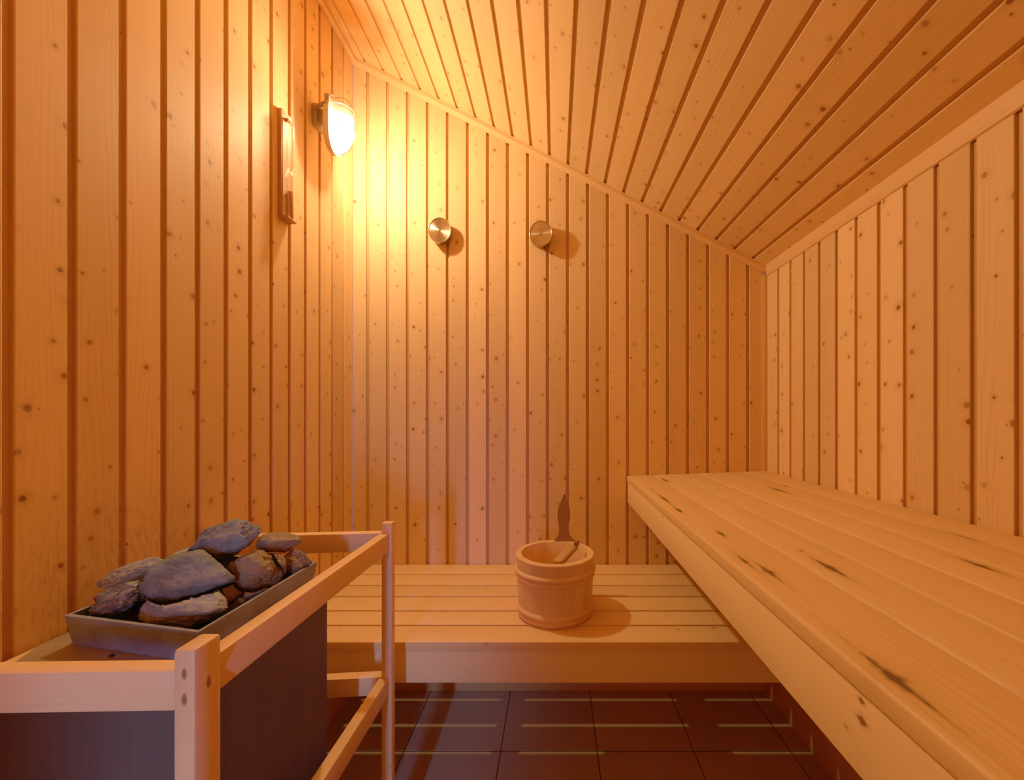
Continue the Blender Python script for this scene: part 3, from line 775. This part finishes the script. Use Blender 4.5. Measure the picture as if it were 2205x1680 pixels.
def gauge(label, px, py, angle, red, marks):
    T_ = 0.036
    c = at(px, py, YB - T_)
    gz = thing('wall_gauge', label, 'gauge', (c.x, YB - 0.0005, c.z), 'round dial gauges on the back wall')
    gz.rotation_euler = (PI / 2, 0, 0)
    gz.scale = (0.055, 0.0605, 1)
    def ob(nm, bm, m, z=0.0, s=50):
        o = to_obj(nm, bm, m, gz, (0, 0, z), smooth=s); return o
    bm = bmesh.new(); lathe(bm, [(0.001, 0), (0.93, 0), (0.95, 0.002), (0.955, 0.028), (0.99, 0.030), (1.0, 0.033), (0.99, 0.0352), (0.001, 0.0345)], 64)
    bmesh.ops.recalc_face_normals(bm, faces=bm.faces[:]); ob('housing', bm, M_HOUS, 0, 35)
    bm = bmesh.new(); lathe(bm, [(1.0, 0.0325), (1.0, 0.0372), (0.975, 0.0385), (0.925, 0.0378), (0.905, 0.0354), (0.905, 0.0350)], 64)
    bmesh.ops.recalc_face_normals(bm, faces=bm.faces[:]); ob('bezel', bm, M_RIM)
    bm = bmesh.new(); lathe(bm, [(0.004, 0.0), (0.45, 0.0), (0.902, 0.0), (0.902, -0.0004)], 64)
    bmesh.ops.recalc_face_normals(bm, faces=bm.faces[:])
    ob('dial', bm, M_DIAL, 0.0358)
    bm = bmesh.new()                                  # scale strokes printed on the dial
    for k in range(25):
        a = math.radians(225 - k * 11.25); l = 0.10 if k % 3 == 0 else 0.055; w = 0.009
        d = Vector((math.cos(a), math.sin(a), 0)); s_ = Vector((-d.y, d.x, 0)) * w
        bm.faces.new([bm.verts.new(q) for q in (d * 0.80 + s_, d * 0.80 - s_, d * (0.80 - l) - s_, d * (0.80 - l) + s_)])
    for x0, x1, y, h in marks:
        n = max(1, int((x1 - x0) / 0.085))
        for i in range(n):
            x = x0 + i * 0.085
            bm.faces.new([bm.verts.new(q) for q in ((x, y, 0), (x + 0.05, y, 0), (x + 0.05, y + h, 0), (x, y + h, 0))])
    bmesh.ops.recalc_face_normals(bm, faces=bm.faces[:])
    for f in bm.faces:
        if f.normal.z < 0: f.normal_flip()
    ob('scale_print', bm, M_INK, 0.0361)
    bm = bmesh.new(); ca, sa = math.cos(angle), math.sin(angle)
    def R(x, y): return (x * ca - y * sa, x * sa + y * ca)
    pts = [R(*q) for q in ((-0.22, -0.028), (-0.22, 0.028), (0.0, 0.035), (0.66, 0.010), (0.66, -0.010), (0.0, -0.035))]
    lo = [bm.verts.new((x, y, 0)) for x, y in pts]; hi = [bm.verts.new((x, y, 0.0008)) for x, y in pts]
    bm.faces.new(hi); bm.faces.new(lo[::-1])
    for i in range(6): j = (i + 1) % 6; bm.faces.new((lo[i], lo[j], hi[j], hi[i]))
    bmesh.ops.recalc_face_normals(bm, faces=bm.faces[:])
    ob('needle', bm, M_INK, 0.0364)
    bm = bmesh.new(); lathe(bm, [(0.002, 0.0018), (0.05, 0.0015), (0.065, 0.0), ], 20); bmesh.ops.recalc_face_normals(bm, faces=bm.faces[:])
    ob('hub', bm, M_HOUS, 0.0372)
    return gz
gauge('round brass dial gauge on the back wall, nearer the lamp', 946.5, 496, math.radians(-52), True, [(-0.30, -0.02, 0.28, 0.05), (0.06, 0.36, 0.28, 0.05)])
gauge('round brass dial gauge on the back wall, further from the lamp', 1164.5, 502.5, math.radians(88), False, [(-0.34, -0.04, 0.30, 0.05), (0.04, 0.34, 0.30, 0.05)])

# ---------------------------------------------------------------- sand timer
TY0, TZ0, TZ1 = 1.427, CAM_Z - (468 - VY) * 1.427 / F, CAM_Z - (231 - VY) * 1.427 / F
tm = thing('sand_timer', 'slim wall-mounted sand timer with red sand, left of the lamp', 'sand timer', (XL, TY0, TZ0))
TH = TZ1 - TZ0; TW = 0.056
o = board('mounting_board', (0.0005, 0, 0), (0.0135, TW, TH), 2, M_TIMER, tm, 0.0015)
board('base_block', (0.0138, 0.004, 0.0), (0.034, TW - 0.004, 0.010), 1, M_TIMER, tm, 0.001)
board('top_block', (0.0138, 0.018, TH - 0.030), (0.026, TW - 0.018, TH - 0.024), 1, M_TIMER, tm, 0.001)
M_PALE = plain('pale_scale_strip', rgb(0.75, 0.60, 0.44), 0.5)
bm = bmesh.new(); add_box(bm, (0.0137, 0.006, 0.012), (0.0145, TW - 0.006, TH - 0.034)); to_obj('scale_strip', bm, M_PALE, tm)
def tglass():
    T = NT('timer_glass')
    tr_ = T.n('ShaderNodeBsdfTransparent'); tr_.inputs[0].default_value = rgb(0.84, 0.74, 0.68)
    gl = T.n('ShaderNodeBsdfGlossy'); gl.inputs['Roughness'].default_value = 0.06
    m1 = T.n('ShaderNodeMixShader'); m1.inputs[0].default_value = 0.28
    T.t.links.new(tr_.outputs[0], m1.inputs[1]); T.t.links.new(gl.outputs[0], m1.inputs[2])
    return T.finish(m1.outputs[0])
gr = 0.0115
z0, zt, zn = 0.0102, TH - 0.0302, TH * 0.455
prof = [(0.0005, z0), (gr * 0.9, z0 + 0.001), (gr, z0 + 0.006), (gr, zn - 0.018), (gr * 0.7, zn - 0.008), (0.0018, zn - 0.0015), (0.0018, zn + 0.0015), (gr * 0.7, zn + 0.008), (gr, zn + 0.018), (gr, zt - 0.006), (gr * 0.9, zt - 0.001), (0.0005, zt)]
bm = bmesh.new(); lathe(bm, prof, 24); bmesh.ops.recalc_face_normals(bm, faces=bm.faces[:])
gc = (0.0262, TW / 2, 0)
to_obj('glass_tube', bm, tglass(), tm, gc, smooth=60)
zs = 0.265 * TH
bm = bmesh.new(); lathe(bm, [(0.0005, z0 + 0.001), (gr * 0.85, z0 + 0.002), (gr - 0.0008, z0 + 0.007), (gr - 0.0008, zs), (0.0005, zs + 0.004)], 24)
bmesh.ops.recalc_face_normals(bm, faces=bm.faces[:])
to_obj('sand', bm, plain('red_sand', rgb(0.62, 0.085, 0.14), 0.9, bump=0.3, bscale=900), tm, gc, smooth=60)

# ---------------------------------------------------------------- daylight through the slot added in the front wall
def area(name, loc, aim, sx_, sy_, power, col, spread=180):
    L_ = bpy.data.lights.new(name, 'AREA'); L_.shape = 'RECTANGLE'; L_.size = sx_; L_.size_y = sy_
    L_.energy = power; L_.color = col; L_.spread = math.radians(spread)
    o = bpy.data.objects.new(name, L_); COL.objects.link(o); o.location = loc
    d = Vector(aim) - Vector(loc); o.rotation_euler = d.to_track_quat('-Z', 'Y').to_euler()
    return o
area('daylight', (-0.46, YF - 0.25, 0.98), (-0.60, 0.9, 0.56), 0.045, 0.50, 0.98, (0.46, 0.57, 1.0), 75)
W = bpy.data.worlds.new('hall'); SC.world = W; W.use_nodes = True
W.node_tree.nodes['Background'].inputs[0].default_value = (0.5, 0.55, 0.7, 1); W.node_tree.nodes['Background'].inputs[1].default_value = 0.1

# ---------------------------------------------------------------- camera
cd = bpy.data.cameras.new('camera'); cam = bpy.data.objects.new('camera', cd); COL.objects.link(cam)
cam.location = (0, 0, CAM_Z); cam.rotation_euler = (PI / 2, 0, 0)
cd.sensor_width = 36.0; cd.sensor_fit = 'HORIZONTAL'; cd.lens = 36.0 * F / 2205
cd.shift_x = -(VX - 1102.5) / 2205; cd.shift_y = (VY - 840.0) / 2205
cd.clip_start = 0.02
SC.camera = cam

SC.view_settings.view_transform = 'Standard'
SC.view_settings.look = 'None'
SC.view_settings.exposure = 0.0
SC.view_settings.gamma = 1.70
SC.cycles.max_bounces = 14; SC.cycles.diffuse_bounces = 8; SC.cycles.transparent_max_bounces = 12
SC.cycles.use_denoising = True
SC.cycles.sample_clamp_indirect = 6.0
SC.cycles.caustics_reflective = False
